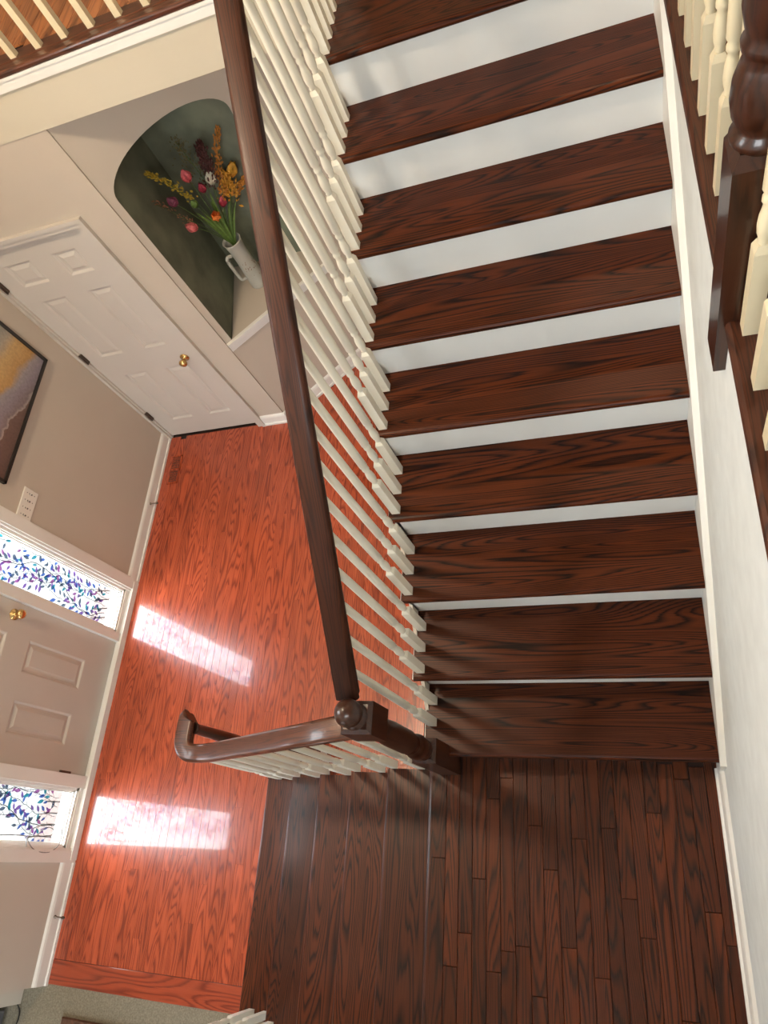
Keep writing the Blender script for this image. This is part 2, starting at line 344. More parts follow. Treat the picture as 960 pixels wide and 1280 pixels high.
# baseboards: profile (offset from wall, height)
BP = [(0, 0), (.022, 0), (.022, .018), (.014, .024), (.014, .085), (.010, .10), (0, .112)]
def baseboard(name, p, q, n, label, h=1.0, mat='trim', z=ZF):
    p, q, n = Vector((*p, z)), Vector((*q, z)), Vector((*n, 0)).normalized(); mb = MB()
    mb.loft([[c + n * o + Vector((0, 0, k * h)) for o, k in BP] for c in (p, q)], True, False)
    return struct(mb.build(name, M[mat]), label)
baseboard('baseboard_left', (XW, 1.375), (XW, 2.66), (1, 0), 'white baseboard of the entrance wall by the closet')
baseboard('baseboard_left', (XW, -1.21), (XW, -.545), (1, 0), 'white baseboard of the entrance wall by the carpet')
baseboard('baseboard_back', (-1.90, 2.66), (-1.665, 2.66), (0, -1), 'short white baseboard beside the closet door')
pe = ap(1.14, 0); baseboard('baseboard_niche', (P0.x - .005, P0.y - .01), (pe.x, pe.y), (nrm.x, nrm.y), 'white baseboard of the angled wall')
baseboard('baseboard_right', (1.012, -1.17), (1.012, .0), (-1, 0), 'white baseboard of the landing', 1.25, z=0)

# closet door and front door
def six_panel(name, x0, x1, z0, z1, panels, mat, yface, label, axis='x', depth=.04, struct_=True):
    """door slab in the plane y = yface facing -y (axis x) or x = yface facing +x (axis y)"""
    def P(u, z, dd):  # dd: depth behind the face
        return (u, yface + dd, z) if axis == 'x' else (yface - dd, u, z)
    us = sorted({x0, x1, *[p[0] for p in panels], *[p[1] for p in panels]}); zs_ = sorted({z0, z1, *[p[2] for p in panels], *[p[3] for p in panels]})
    mb = MB()
    for i in range(len(us) - 1):
        for k in range(len(zs_) - 1):
            cu, cz = (us[i] + us[i + 1]) / 2, (zs_[k] + zs_[k + 1]) / 2
            if any(p[0] < cu < p[1] and p[2] < cz < p[3] for p in panels): continue
            mb.quadface([P(us[i], zs_[k], 0), P(us[i + 1], zs_[k], 0), P(us[i + 1], zs_[k + 1], 0), P(us[i], zs_[k + 1], 0)])
    c = [(x0, z0), (x1, z0), (x1, z1), (x0, z1)]
    for i in range(4):
        a, b = c[i], c[(i + 1) % 4]; mb.quadface([P(*a, 0), P(*b, 0), P(*b, depth), P(*a, depth)])
    mb.quadface([P(*a, depth) for a in c])
    o = mb.build(name, M[mat])
    for p in panels:
        mb = MB(); R_ = []
        for ins, dd in ((0, 0), (.006, .002), (.016, .011), (.026, .011), (.048, .003), (.05, .003)):
            R_.append([P(p[0] + ins, p[2] + ins, dd), P(p[1] - ins, p[2] + ins, dd), P(p[1] - ins, p[3] - ins, dd), P(p[0] + ins, p[3] - ins, dd)])
        mb.loft(R_, False, False); mb.quadface(R_[-1]); mb.build('panel', M[mat], o)
    struct(o, label); return o
cd = six_panel('door_1', -2.765, -1.955, -1.125, .925, [(-2.64, -2.43, .62, .80), (-2.27, -2.09, .62, .80), (-2.64, -2.44, -.09, .49), (-2.27, -2.085, -.09, .49), (-2.62, -2.42, -.92, -.305), (-2.27, -2.07, -.92, -.315)], 'door', 2.675, 'white six panel closet door')
def casing(name, segs, label, mat='trim'):
    mb = MB()
    for s in segs: mb.box(*s)
    return struct(mb.build(name, M[mat]), label)
casing('trim_2', [(-1.945, -1.905, 2.642, 2.68, ZF, .935), (-1.905, -1.88, 2.634, 2.66, ZF, .965), (-1.955, -1.945, 2.66, 2.70, ZF, .93),
                  (-2.798, -2.775, 2.642, 2.68, ZF, .935), (-2.775, -2.765, 2.66, 2.70, ZF, .93),
                  (-2.798, -1.905, 2.642, 2.68, .935, .965), (-2.798, -1.88, 2.634, 2.66, .965, .99)], 'painted casing of the closet door', 'door')
def knob(parent, c, axis, s=1, mat='brass', d_=-1):
    mb = MB(); pr = [(.0, 0), (.033, 0), (.033, .006), (.012, .012), (.010, .03), (.022, .038), (.030, .052), (.026, .066), (.012, .072), (.001, .073)]
    mb.lathe([(r * s, h * s * d_) for r, h in pr], c, 20, axis)
    o = mb.build('door_knob', M[mat], parent, c); o['label'] = 'polished brass knob'; return o
knob(cd, (-2.047, 2.675, -.245), 'y')
for z in (.674, -.06, -.811):
    mb = MB(); mb.box(-2.775, -2.752, 2.655, 2.672, z - .045, z + .045); mb.lathe([(.006, -.05), (.006, .05)], (-2.765, 2.653, z), 8)
    mb.build('hinge', M['bronze'], cd)['label'] = 'dark bronze hinge'
fd = six_panel('door_2', -.025, .895, -1.10, .93, [(.50, .70, -.85, -.345), (.14, .335, -.85, -.355), (.50, .70, -.17, .42), (.14, .335, -.17, .42), (.50, .70, .58, .78), (.14, .335, .58, .78)], 'door', XW - .03, 'white panelled front door between leaded sidelights', axis='y')
knob(fd, (XW - .03, .815, -.175), 'x', 1.05, d_=1)
mb = MB(); mb.lathe([(0, 0), (.032, 0), (.030, .012), (.018, .02), (.012, .028), (.001, .029)], (XW - .03, .80, -.02), 18, 'x'); mb.build('deadbolt', M['brass'], fd)['label'] = 'brass deadbolt rose'
mb = MB(); mb.box(XW - .031, XW - .015, -.045, -.012, -.95, -.86); mb.build('hinge', M['bronze'], fd)
casing('trim_3', [(XO, XW + .006, .897, .955, ZF, .96), (XO, XW + .006, -.105, -.028, ZF, .96), (XO, XW + .006, 1.285, 1.33, ZF, .98), (XO, XW + .006, -.50, -.462, ZF, .98),
                  (XW, XW + .018, 1.30, 1.375, ZF, 1.0), (XW, XW + .018, -.545, -.475, ZF, 1.0), (XW, XW + .012, 1.365, 1.385, ZF, 1.01),
                  (XO, XW + .012, -.50, 1.33, .94, 1.0), (XO + .02, XW - .0, -.028, .897, ZF, -1.105), (XW - .01, XW + .022, -.53, 1.36, ZF, -1.09)], 'white frame and casing round the front door')

# sidelight windows with leaf film
def sidelight(n, y0, y1, seed, label):
    z0, z1 = -1.045, .90; mb = MB(); fw = .016
    for dx, w_ in ((XW - .012, 0), (XW - .028, .008), (XW - .045, .014)):
        a, b, c, f = y0 + w_, y1 - w_, z0 + w_, z1 - w_
        for bx in ((dx - .016, dx, y0 - .02, a + .008, z0 - .03, z1 + .03), (dx - .016, dx, b - .008, y1 + .02, z0 - .03, z1 + .03), (dx - .016, dx, y0 - .02, y1 + .02, z0 - .03, c + .008), (dx - .016, dx, y0 - .02, y1 + .02, f - .008, z1 + .03)): mb.box(*bx)
    mb.box(XO + .01, XW - .005, y0 - .02, y1 + .02, ZF, z0 - .01)
    wdw = struct(mb.build('window_%d' % n, M['trim']), label)
    mb = MB(); mb.box(XW - .066, XW - .061, y0, y1, z0, z1); mb.build('pane', M['glass'], wdw)['label'] = 'clear glass pane'
    rnd = random.Random(seed); lf = MB(); vn = MB(); X = XW - .0585
    def leaf(y, z, a, L_, m):
        pts = []
        for k in range(9):
            t = k / 8; wdt = math.sin(math.pi * t ** .8) * .21 * L_; pts.append((t * L_, wdt))
        pts = pts + [(u, -v) for u, v in pts[-2:0:-1]]
        ca, sa = math.cos(a), math.sin(a)
        f = [(X, y + u * ca - v * sa, z + u * sa + v * ca) for u, v in pts]
        f = [(p[0], min(max(p[1], y0 + .012), y1 - .012), p[2]) for p in f]
        lf.quadface(f, m)
    def seg(p, q_, r=.0016):
        dy, dz = q_[0] - p[0], q_[1] - p[1]; l = math.hypot(dy, dz) or 1; ny, nz = -dz / l * r, dy / l * r
        vn.quadface([(X + .0006, p[0] + ny, p[1] + nz), (X + .0006, q_[0] + ny, q_[1] + nz), (X + .0006, q_[0] - ny, q_[1] - nz), (X + .0006, p[0] - ny, p[1] - nz)])
    zb = z0 + .10
    for s in range(5):
        y = y0 + .03 + (y1 - y0 - .06) * (s + .5) / 5; z = zb; a = H; k = 0
        while z < z1 - .03:
            a += rnd.uniform(-.40, .40); a = H + (a - H) * .8
            l = .022; ny, nz = y + l * math.cos(a), z + l * math.sin(a)
            if ny < y0 + .02 or ny > y1 - .02: a = math.pi - a; ny = y + l * math.cos(a)
            seg((y, z), (ny, nz), .0022 if s == 1 else .0014); y, z = ny, nz; k += 1
            side = 1 if k % 2 else -1
            b = a + side * rnd.uniform(.6, 1.2); l2 = rnd.uniform(.012, .03)
            m_ = (y + l2 * math.cos(b), z + l2 * math.sin(b))
            if y0 + .02 < m_[0] < y1 - .02:
                seg((y, z), m_, .001)
                if rnd.random() < .8: leaf(m_[0], m_[1], b - side * rnd.uniform(-.3, .5), rnd.uniform(.036, .056), rnd.choice([0, 1, 1, 2, 3, 3, 4, 0]))
    lf.build('leaf_film', FILM, wdw)['label'] = 'violet, blue and teal leaves of the window film'
    vn.build('vine_film', FILM[5], wdw)['label'] = 'dark vine lines of the window film'
    return wdw
sidelight(1, .965, 1.275, 3, 'sidelight beside the front door towards the closet, with leaf film')
sidelight(2, -.455, -.115, 11, 'sidelight beside the front door towards the carpet, with leaf film and a cord')
# windows added out of view to let in more sky light
def added_window(n, axis, c, u0, u1, z0, z1, nu, nz, label):
    mb = MB(); t = .03
    def B(a, b, c0, d0):
        if axis == 'x': mb.box(c - .03, c + .03, a, b, c0, d0)
        else: mb.box(a, b, c - .03, c + .03, c0, d0)
    for i in range(nu + 1): u = u0 + (u1 - u0) * i / nu; B(u - t / 2, u + t / 2, z0, z1)
    for i in range(nz + 1): z = z0 + (z1 - z0) * i / nz; B(u0, u1, z - t / 2, z + t / 2)
    o = struct(mb.build('window_%d' % n, M['trim']), label)
    mb = MB()
    if axis == 'x': mb.box(c - .004, c, u0, u1, z0, z1)
    else: mb.box(u0, u1, c - .004, c, z0, z1)
    mb.build('pane', M['glass'], o)
added_window(3, 'x', -2.87, -.55, .35, 2.2, 3.3, 2, 2, 'tall window added out of view above the front door')
added_window(4, 'y', -1.24, -.15, .85, 2.55, 3.35, 2, 1, 'window added out of view over the landing')
added_window(5, 'y', -4.05, -2.8, -1.7, -.82, 1.12, 2, 2, 'tall window added out of view in the carpeted room')
# outside
slab('ground', M['concrete'], -30, 10, -30, -4.2, -1.6, -1.22, 'paving beyond the carpeted room')
slab('ground', M['seam'], -2.95, 3.5, -4.2, 5.3, -1.36, -1.30, 'ground slab under the house')
slab('ground', M['concrete'], -30, -2.95, -20, 20, -1.6, -1.22, 'pale porch floor outside')
bk = MB(); bk.box(-3.18, -2.96, -.7, 1.6, -1.22, -1.165); bo = struct(bk.build('porch_edge', M['concrete']), 'brick edging outside the sidelights')
brm = None
for i in range(31):
    y = -.66 + i * .072
    if brm is None:
        mb = MB(); mb.bbox(-.10, .10, -.032, .032, 0, .03, .003); b0 = mb.build('brick', M['brick'], bo, (0, 0, 0)); b0.location = (-3.07, y, -1.165); brm = b0.data
    else: inst('brick', brm, bo, (-3.07, y, -1.165))

# ------------------------------------------------------------------ main stairs
st = thing('staircase', 'upper flight of dark oak treads with white risers rising from the landing', 'staircase', (.5, 0, 0))
XL = -.058
def nosed(mb, x0, x1, y0, y1, zt, th=.028):
    """tread with half round nosing along y0 and small round along x0"""
    pr = []
    for i in range(7):
        a = H + math.pi * i / 6; pr.append((y0 + th / 2 + th / 2 * math.cos(a), zt - th / 2 + th / 2 * math.sin(a)))
    pr = [(y1, zt)] + pr + [(y1, zt - th)]
    def rg(x, dz=0): return [(x, y, z - dz if z > zt - th / 2 else z) for y, z in pr]
    mb.loft([rg(x0, .004), rg(x0 + .004), rg(x1)], True, False)
for k in range(1, 10):
    z = k * RI; y = (k - 1) * G
    mb = MB(); nosed(mb, XL, .997, y, (y + G + .03) if k < 9 else y + .30, z)
    mb.build('tread', M['tread'], st, (.47, y + .14, z))
    mb = MB(); mb.box(XL + .008, .998, y + .028, y + .045, z - RI + .0005, z - .028); mb.build('riser', M['riser'], st, (.47, y + .03, z - .1))
# open side stringer (white, sawtooth) and wall side skirt
mb = MB()
for k in range(1, 10):
    y = (k - 1) * G + .028; y2 = y + G; z = k * RI - .028; zb = z - .34
    mb.loft([[(x, y, zb + .0), (x, y2, zb + .19), (x, y2, z), (x, y, z)] for x in (XL + .001, XL + .020)], True, False)
mb.build('stringer', M['trim'], st)['label'] = 'white open side stringer'
for k in range(1, 10):   # white strip at each tread end, standing in for the edge highlight
    y = (k - 1) * G; z = k * RI - .028; mb = MB()
    mb.box(XL - .010, XL + .006, y + .012, y + G + .028, z - .016, z - .001); mb.build('edge_glint_strip', M['trim'], st, (XL, y + .14, z))
mb = MB(); ya, yb = -.02, 2.30
def sk(y): return .335 + .76 * y
mb.loft([[(x, ya, .0), (x, yb, sk(yb) - .45), (x, yb, sk(yb)), (x, ya, sk(ya) - .08), (x, ya, 0)][:4] for x in (.997, 1.012)], True, False)
mb.loft([[(x, ya, sk(ya) - .085 ), (x, yb, sk(yb) - .012), (x, yb, sk(yb) + .006), (x, ya, sk(ya) - .067)] for x in (.992, 1.012)], True, False)
mb.build('skirt_board', M['trim'], st)['label'] = 'white skirt board along the wall'

# lower flight
ls = thing('staircase', 'lower flight of dark oak steps going down to the red foyer floor', 'staircase', (-.7, -.6, ZF))
def nx(k): return -.093 - .2535 * k
YA, YBk = -1.17, -.012
mb = MB(); 
for k in range(0, 6):
    z = -RI * k; x = nx(k); x1 = nx(k - 1) + .03 if k else x + .026
    mb = MB(); ym = (YA, YBk)
    pr = []
    th = .028
    for i in range(7):
        a = H + math.pi * i / 6; pr.append((x + th / 2 + th / 2 * math.cos(a), z - th / 2 + th / 2 * math.sin(a)))
    pr = [(x1, z)] + pr + [(x1, z - th)]
    mb.loft([[(u, yy, v) for u, v in pr] for yy in ym], True, False)
    if k == 5:   # bullnose end of the starting step
        c = Vector((nx(5) + .17, -.012)); 
        bot = []; top = []
        for i in range(17):
            a = math.pi - math.pi * i / 16 ; u = (c.x + .17 * math.cos(a), c.y + .30 * math.sin(a)); bot.append((*u, z - th)); top.append((*u, z))
        mb.loft([bot, top], True, False)
        rs = MB(); b2 = [(c.x + .145 * math.cos(math.pi - math.pi * i / 16), c.y + .27 * math.sin(math.pi - math.pi * i / 16)) for i in range(17)]
        rs.loft([[(*u, ZF) for u in b2], [(*u, z - th) for u in b2]], True, False); rs.build('bullnose_riser', M['riser'], ls)
    mb.build('tread' if k else 'landing_nosing', M['plank_dark'], ls, (x + .14, -.58, z))
    mb = MB(); zb = max(z - RI, ZF); mb.box(x + .028, x + .045, YA, YBk, zb, z - th); mb.build('riser', M['riser'], ls, (x, -.58, z - .1))
for ys in ((-.035, -.014), (YA, YA + .02)):
    mb = MB()
    for k in range(1, 6): mb.box(nx(k) + .03, nx(k - 1) + .03, *ys, ZF, -RI * k - .028)
    mb.build('stringer', M['trim'], ls)

# ------------------------------------------------------------------ balusters and rails
BAL = {}
def baluster_mesh(h, sqh=.225, mat='baluster'):
    key = (round(h, 3), sqh, mat)
    if key in BAL: return BAL[key]
    mb = MB(); s = .0158
    mb.sq2([(s, 0), (s, sqh - .012), (s * .62, sqh + .004)])
    z = sqh
    pr = [(.0085, z), (.0115, z + .008), (.0100, z + .014), (.0135, z + .026), (.0150, z + .042), (.0138, z + .060), (.0105, z + .078), (.0095, z + .086), (.0130, z + .092), (.0130, z + .100), (.0100, z + .106), (.0145, z + .116), (.0142, z + .25), (.0120, h - .04), (.0110, h)]
    mb.lathe(pr, n=14)
    o = mb.build('baluster', M[mat]); me = o.data; bpy.data.objects.remove(o); BAL[key] = me
    return me
_h = [(.020, -.062), (.023, -.048), (.019, -.038), (.030, -.030), (.0345, -.020), (.0345, -.008), (.031, -.0015), (.022, .0005)]
RPROF = _h + [(-a, b) for a, b in _h[::-1]]
def newel(parent, x, y, z0, blk, shaft, ring_top, ball, label=None, s=.045, mat='rail_z'):
    """square base, turned shaft, upper block and ball"""
    mb = MB(); b0, b1 = blk
    mb.sq2([(s, z0), (s, b0 - .012), (s * .72, b0 + .004)], (x, y, 0))
    a = b0; t = shaft
    s = .047
    mb.lathe([(.030, a), (.040, a + .012), (.041, a + .022), (.031, a + .032), (.031, a + .040), (.042, a + .055), (.045, a + .085), (.040, a + .115), (.031, a + .140), (.036, a + .150), (.037, a + .160), (.032, a + .17),
              (.041, a + .20), (.041, t - .14), (.036, t - .06), (.031, t - .035), (.037, t - .025), (.037, t - .012), (.030, t)], (x, y, 0), 28)
    o = mb.build('newel_post', M[mat], parent, (x, y, z0))
    if label: o['label'] = label
    mb = MB(); mb.sq2([(s * .75, shaft - .004), (s, shaft + .012), (s, ring_top - .012), (s * .75, ring_top)], (x, y, 0)); mb.build('newel_block', M[mat], o)
    mb = MB(); r = .040; zc = ring_top + .022 + r * .8
    pr = [(.036, ring_top - .002), (.040, ring_top + .008), (.030, ring_top + .014), (.026, ring_top + .020)]
    for i in range(3, 17):
        an = -H + math.pi * i / 16; pr.append((max(.0005, r * math.cos(an)), zc + r * math.sin(an)))
    mb.lathe(pr, (x, y, 0), 28); mb.build('ball_finial', M[mat], o)
    return o
# upper flight railing
ra = thing('stair_railing', 'long handrail with cream balusters and ball-topped newel on the open side of the upper flight', 'railing', (-.025, 0, 0))
newel(ra, -.003, -.005, 0, (.385, 0), .90, 1.055, 1, 'dark ball-topped newel post on the landing corner')
def rz(y): return 1.055 + .757 * y
mb = MB(); mb.sweep(RPROF, [(-.025, .035, rz(.035)), (-.025, 1.0, rz(1.0)), (-.025, 2.12, rz(2.12)), (-.025, 2.62, rz(2.12) + .01)]); mb.build('handrail', M['rail'], ra, (-.025, 1, 1.8))
for k in range(1, 10):
    for j in range(3):
        if (k, j) in ((1, 0),): continue
        y = (k - 1) * G + .0272 + j * G / 3 + .016 + (.0)
        z = k * RI; h = rz(y) - .052 - z
        inst('baluster', baluster_mesh(h), ra, (-.0265, y, z))
for y in (2.28, 2.42, 2.55): inst('baluster', baluster_mesh(rz(2.12) - .05 - Z2), ra, (-.0265, y, Z2))
newel(ra, -.025, 2.66, Z2, (2.02, 0), 2.55, 2.72, 1)
# lower flight railing
rb = thing('stair_railing', 'short descending handrail with white balusters and a curled end on the lower flight', 'railing', (-.7, 0, -.5))
def lz(x): return .76 * (x + .093) + .885
path = [(-.045, 0, lz(-.045)), (-.5, 0, lz(-.5)), (-.98, 0, lz(-.98)), (-1.08, 0, lz(-1.08) + .002), (-1.135, 0, lz(-1.135) + .014), (-1.185, .0, lz(-1.185) + .038)]
zc = lz(-1.185) + .042
for i in range(1, 9):
    a = -H - (H) * i / 8; path.append((-1.20 + .062 * math.cos(a), .062 + .062 * math.sin(a), zc))
path += [(-1.262, .10, zc), (-1.262, .135, zc), (-1.259, .158, zc), (-1.25, .165, zc)]
mb = MB(); mb.sweep([(a * 1.18, b * 1.1) for a, b in RPROF], path); mb.build('handrail', M['rail_x'], rb, (-.6, 0, .5))
mb = MB(); zt = zc - .05
mb.sq2([(.036, -.95), (.036, -.70), (.026, -.685)], (-1.245, .118, 0))
mb.lathe([(.022, -.69), (.034, -.675), (.024, -.66), (.034, -.63), (.030, -.58), (.021, -.55), (.029, -.53), (.030, -.3), (.024, zt - .03), (.030, zt - .012), (.026, zt + .004)], (-1.245, .118, 0), 18)
mb.build('newel_post', M['rail_z'], rb, (-1.245, .118, -.95))['label'] = 'dark turned post under the curled rail end'
def lowerbals(par, yc):
    for k in range(1, 6):
        for j in range(2):
            x = nx(k - 1) - .075 - .127 * j - .0158
            if k == 5 and j == 1: x = nx(4) - .075 - .10
            z = -RI * k; inst('baluster', baluster_mesh(lz(x) - .052 - z), par, (x, yc, z))
lowerbals(rb, .004)
rc = thing('stair_railing', 'second railing of the lower flight, cut off by the bottom edge beside the carpet', 'railing', (-.7, -1.14, -.5))
lowerbals(rc, -1.14)
mb = MB(); mb.sweep(RPROF, [(-.10, -1.14, lz(-.10)), (-.5, -1.14, lz(-.5)), (-1.2, -1.14, lz(-1.2)), (-1.25, -1.17, lz(-1.2) - .01), (-1.29, -1.25, lz(-1.2) - .01)]); mb.build('handrail', M['rail_x'], rc, (-.6, -1.14, .5))
mb = MB(); mb.sq2([(.036, ZF), (.036, .15), (.02, .16)], (-1.30, -1.27, 0)); mb.build('newel_post', M['rail_z'], rc, (-1.30, -1.27, ZF))

# upper hall railing (right)
rd = thing('hall_railing', 'cream balusters and dark newel post edging the upper hall on the right', 'railing', (1.04, .7, Z2))
mb = MB(); CP = [(1.000, 1.697), (1.004, 1.689), (1.012, 1.684), (1.09, 1.684), (1.09, Z2 + .002), (1.010, Z2 + .002), (1.003, Z2 - .004)]
mb.loft([[(x, y, z) for x, z in CP] for y in (-1.17, 2.0)], True, False)
mb.build('floor_nosing', M['rail'], rd, (1.04, .7, 1.7))['label'] = 'dark oak nosing along the hall edge'
hb = baluster_mesh(2.58 - .05 - Z2, mat='baluster_warm_lit')
for y in [-.45, -.317, -.184, -.05, .083, .217, .350, .481, .611] + [.87, 1.0, 1.135, 1.268, 1.40, 1.533, 1.666, 1.80, 1.93]:
    inst('baluster', hb, rd, (1.042, y + .016, Z2 + .002))
mb = MB(); mb.sweep(RPROF, [(1.042, -1.17, 2.58), (1.042, .66, 2.58)]); mb.sweep(RPROF, [(1.042, .74, 2.58), (1.042, 2.05, 2.58)]); mb.build('handrail', M['rail'], rd, (1.04, .7, 2.58))
NX, NY = 1.032, .697
mb = MB()
mb.sq2([(.044, 1.548), (.045, 1.552), (.045, 2.07), (.034, 2.095)], (NX, NY, 0))
mb.lathe([(.036, 2.085), (.046, 2.098), (.047, 2.108), (.038, 2.116), (.036, 2.122), (.046, 2.14), (.050, 2.165), (.048, 2.195), (.040, 2.222), (.035, 2.235), (.041, 2.243), (.042, 2.254), (.036, 2.262), (.039, 2.275), (.044, 2.30), (.040, 2.55)], (NX, NY, 0), 32)
mb.sq2([(.045, 2.5), (.045, 2.66), (.03, 2.68)], (NX, NY, 0))
mb.build('newel_post', M['rail_z'], rd, (NX, NY, 1.6))['label'] = 'dark turned newel post with square base'

# balcony railing (top left)
re_ = thing('balcony_railing', 'cream balusters on the brown edge of the balcony over the closet, top left', 'railing', (-1.4, 2.7, 1.75))
mb = MB(); CP = [(2.628, 1.745), (2.631, 1.736), (2.636, 1.728), (2.72, 1.728), (2.772, 1.728), (2.772, 1.757), (2.69, 1.757), (2.684, 1.754), (2.668, 1.7545), (2.660, 1.757), (2.636, 1.756), (2.630, 1.751)]
mb.loft([[(x, y, z) for y, z in CP] for x in (-2.8, -.03)], True, False)
mb.build('floor_nosing', M['rail_x'], re_, (-1.4, 2.7, 1.74))['label'] = 'brown oak nosing along the balcony edge'
bb = baluster_mesh(.86, .36, 'baluster_warm_lit')
for i in range(19):
    x = -2.72 + i * .1415
    if x > -.12: break
    inst('baluster', bb, re_, (x, 2.716, 1.757))
mb = MB(); mb.sweep(RPROF, [(-2.8, 2.716, 2.66), (-.05, 2.716, 2.66)]); mb.build('handrail', M['rail_x'], re_, (-1.4, 2.716, 2.6))

# ------------------------------------------------------------------ small things
# unseen lamps added to warm the stairs and foyer
def emis(name, col, st_):
    m, nt, b = base(name); b.inputs['Emission Color'].default_value = (*col, 1); b.inputs['Emission Strength'].default_value = st_; return m
M['added_glow'] = emis('added_lamp_glow', (1, .79, .56), 165); M['added_glow_dim'] = emis('added_lamp_glow_dim', (1, .78, .54), 60)
for lab, (lx, ly) in (('wider round lamp, unseen and added high over the foyer', (-1.6, .9)), ('unseen round lamp added over the head of the stairs', (.9, 3.3)), ('unseen round lamp added over the upper hall on the right', (2.2, 1.6))):
    t = thing('added_ceiling_lamp', lab, 'lamp', (lx, ly, CE))
    mb = MB(); mb.lathe([(.22, 0), (.22, -.02), (.20, -.025)], (lx, ly, CE), 24); mb.build('added_lamp_base', M['brass'], t)
    mb = MB(); q_ = 1.35 if 'foyer' in lab else 1.0
    mb.lathe([(.15 * q_, -.02), (.14 * q_, -.06), (.10 * q_, -.09), (.04 * q_, -.105), (.001, -.108)], (lx, ly, CE), 24); mb.build('added_lamp_shade', M['added_glow' if 'foyer' in lab else 'added_glow_dim'], t)

# picture
pc = thing('framed_picture', 'black framed abstract seascape print in gold, lavender and brown above the switches', 'picture', (XW, 1.99, .2))
y0, y1, z0, z1 = 1.52, 2.458, .205, 1.22
mb = MB(); t = .018
for bx in ((y0, y1, z0, z0 + t), (y0, y1, z1 - t, z1), (y0, y0 + t, z0, z1), (y1 - t, y1, z0, z1)): mb.box(XW + .001, XW + .028, *bx)
mb.build('frame', M['black'], pc)
def picmat():
    m, nt, b = base('seascape_print'); L = nt.links.new
    tc = N(nt, 'ShaderNodeTexCoord'); sp = N(nt, 'ShaderNodeSeparateXYZ'); L(tc.outputs['Object'], sp.inputs[0])
    no = N(nt, 'ShaderNodeTexNoise'); no.inputs['Scale'].default_value = 9; no.inputs['Detail'].default_value = 6; L(tc.outputs['Object'], no.inputs['Vector'])
    # distance up the sheet, tilted: the foam edge falls towards the closet side
    a = N(nt, 'ShaderNodeMath', operation='MULTIPLY_ADD'); a.inputs[1].default_value = .3; L(sp.outputs['Y'], a.inputs[0]); L(sp.outputs['Z'], a.inputs[2])
    a2 = N(nt, 'ShaderNodeMath', operation='MULTIPLY_ADD'); a2.inputs[1].default_value = .12; L(no.outputs['Fac'], a2.inputs[0]); L(a.outputs[0], a2.inputs[2])
    r = N(nt, 'ShaderNodeValToRGB'); e = r.color_ramp.elements; mr = N(nt, 'ShaderNodeMapRange'); mr.inputs['From Min'].default_value = -.7; mr.inputs['From Max'].default_value = .5
    L(a2.outputs[0], mr.inputs['Value']); L(mr.outputs[0], r.inputs['Fac'])
    e[0].position = .0; e[0].color = (.10, .055, .045, 1); e[1].position = .262; e[1].color = (.17, .10, .085, 1)
    for p, c in ((.267, (.42, .35, .33)), (.28, (.22, .17, .18)), (.34, (.27, .23, .27)), (.385, (.32, .29, .31)), (.42, (.48, .28, .10)), (.51, (.56, .37, .16)), (.58, (.40, .35, .28)), (.7, (.26, .29, .29)), (1, (.22, .25, .26))):
        q_ = e.new(p); q_.color = (*c, 1)
    mm = N(nt, 'ShaderNodeMixRGB', blend_type='MULTIPLY'); mm.inputs[0].default_value = .6; L(r.outputs[0], mm.inputs[1])
    n3 = N(nt, 'ShaderNodeTexNoise'); n3.inputs['Scale'].default_value = 60; L(tc.outputs['Object'], n3.inputs['Vector']); r3 = N(nt, 'ShaderNodeMapRange'); r3.inputs['To Min'].default_value = .5; r3.inputs['To Max'].default_value = 1.4; L(n3.outputs['Fac'], r3.inputs['Value'])
    L(r3.outputs[0], mm.inputs[2]); L(mm.outputs[0], b.inputs['Base Color']); b.inputs['Roughness'].default_value = .5; return m
mb = MB(); mb.box(XW + .001, XW + .014, y0 + t, y1 - t, z0 + t, z1 - t); mb.build('print', picmat(), pc, (XW, (y0 + y1) / 2, (z0 + z1) / 2))
# switch plate
sw = thing('switch_plate', 'ivory four-gang switch plate below the picture', 'switch', (XW, 1.48, 0))
mb = MB(); yy0, yy1 = 1.375, 1.585
mb.loft([[(x, a, c) for a, c in ((yy0 + i, -.057 + i), (yy1 - i, -.057 + i), (yy1 - i, .057 - i), (yy0 + i, .057 - i))] for x, i in ((XW + .0005, 0), (XW + .004, 0), (XW + .007, .004))], True, False)
mb.build('plate', M['plastic'], sw)
for i in range(4):
    y = yy0 + .032 + i * .0485
    mb = MB(); mb.box(XW + .007, XW + .0078, y - .005, y + .005, -.012, .012, 0); mb.build('slot', M['hole'], sw)
    mb = MB(); mb.loft([[(XW + .007, y - .004, -.004), (XW + .007, y + .004, -.004), (XW + .007, y + .004, .007), (XW + .007, y - .004, .007)], [(XW + .018, y - .003, .006), (XW + .018, y + .003, .006), (XW + .018, y + .003, .012), (XW + .018, y - .003, .012)]], True, False)
    tg = mb.build('toggle', M['plastic'], sw)
    for zz in (-.03, .03):
        mb = MB(); mb.lathe([(.003, 0), (.003, .001)], (XW + .007, y, zz), 8, 'x'); mb.build('screw', M['hole'], sw)
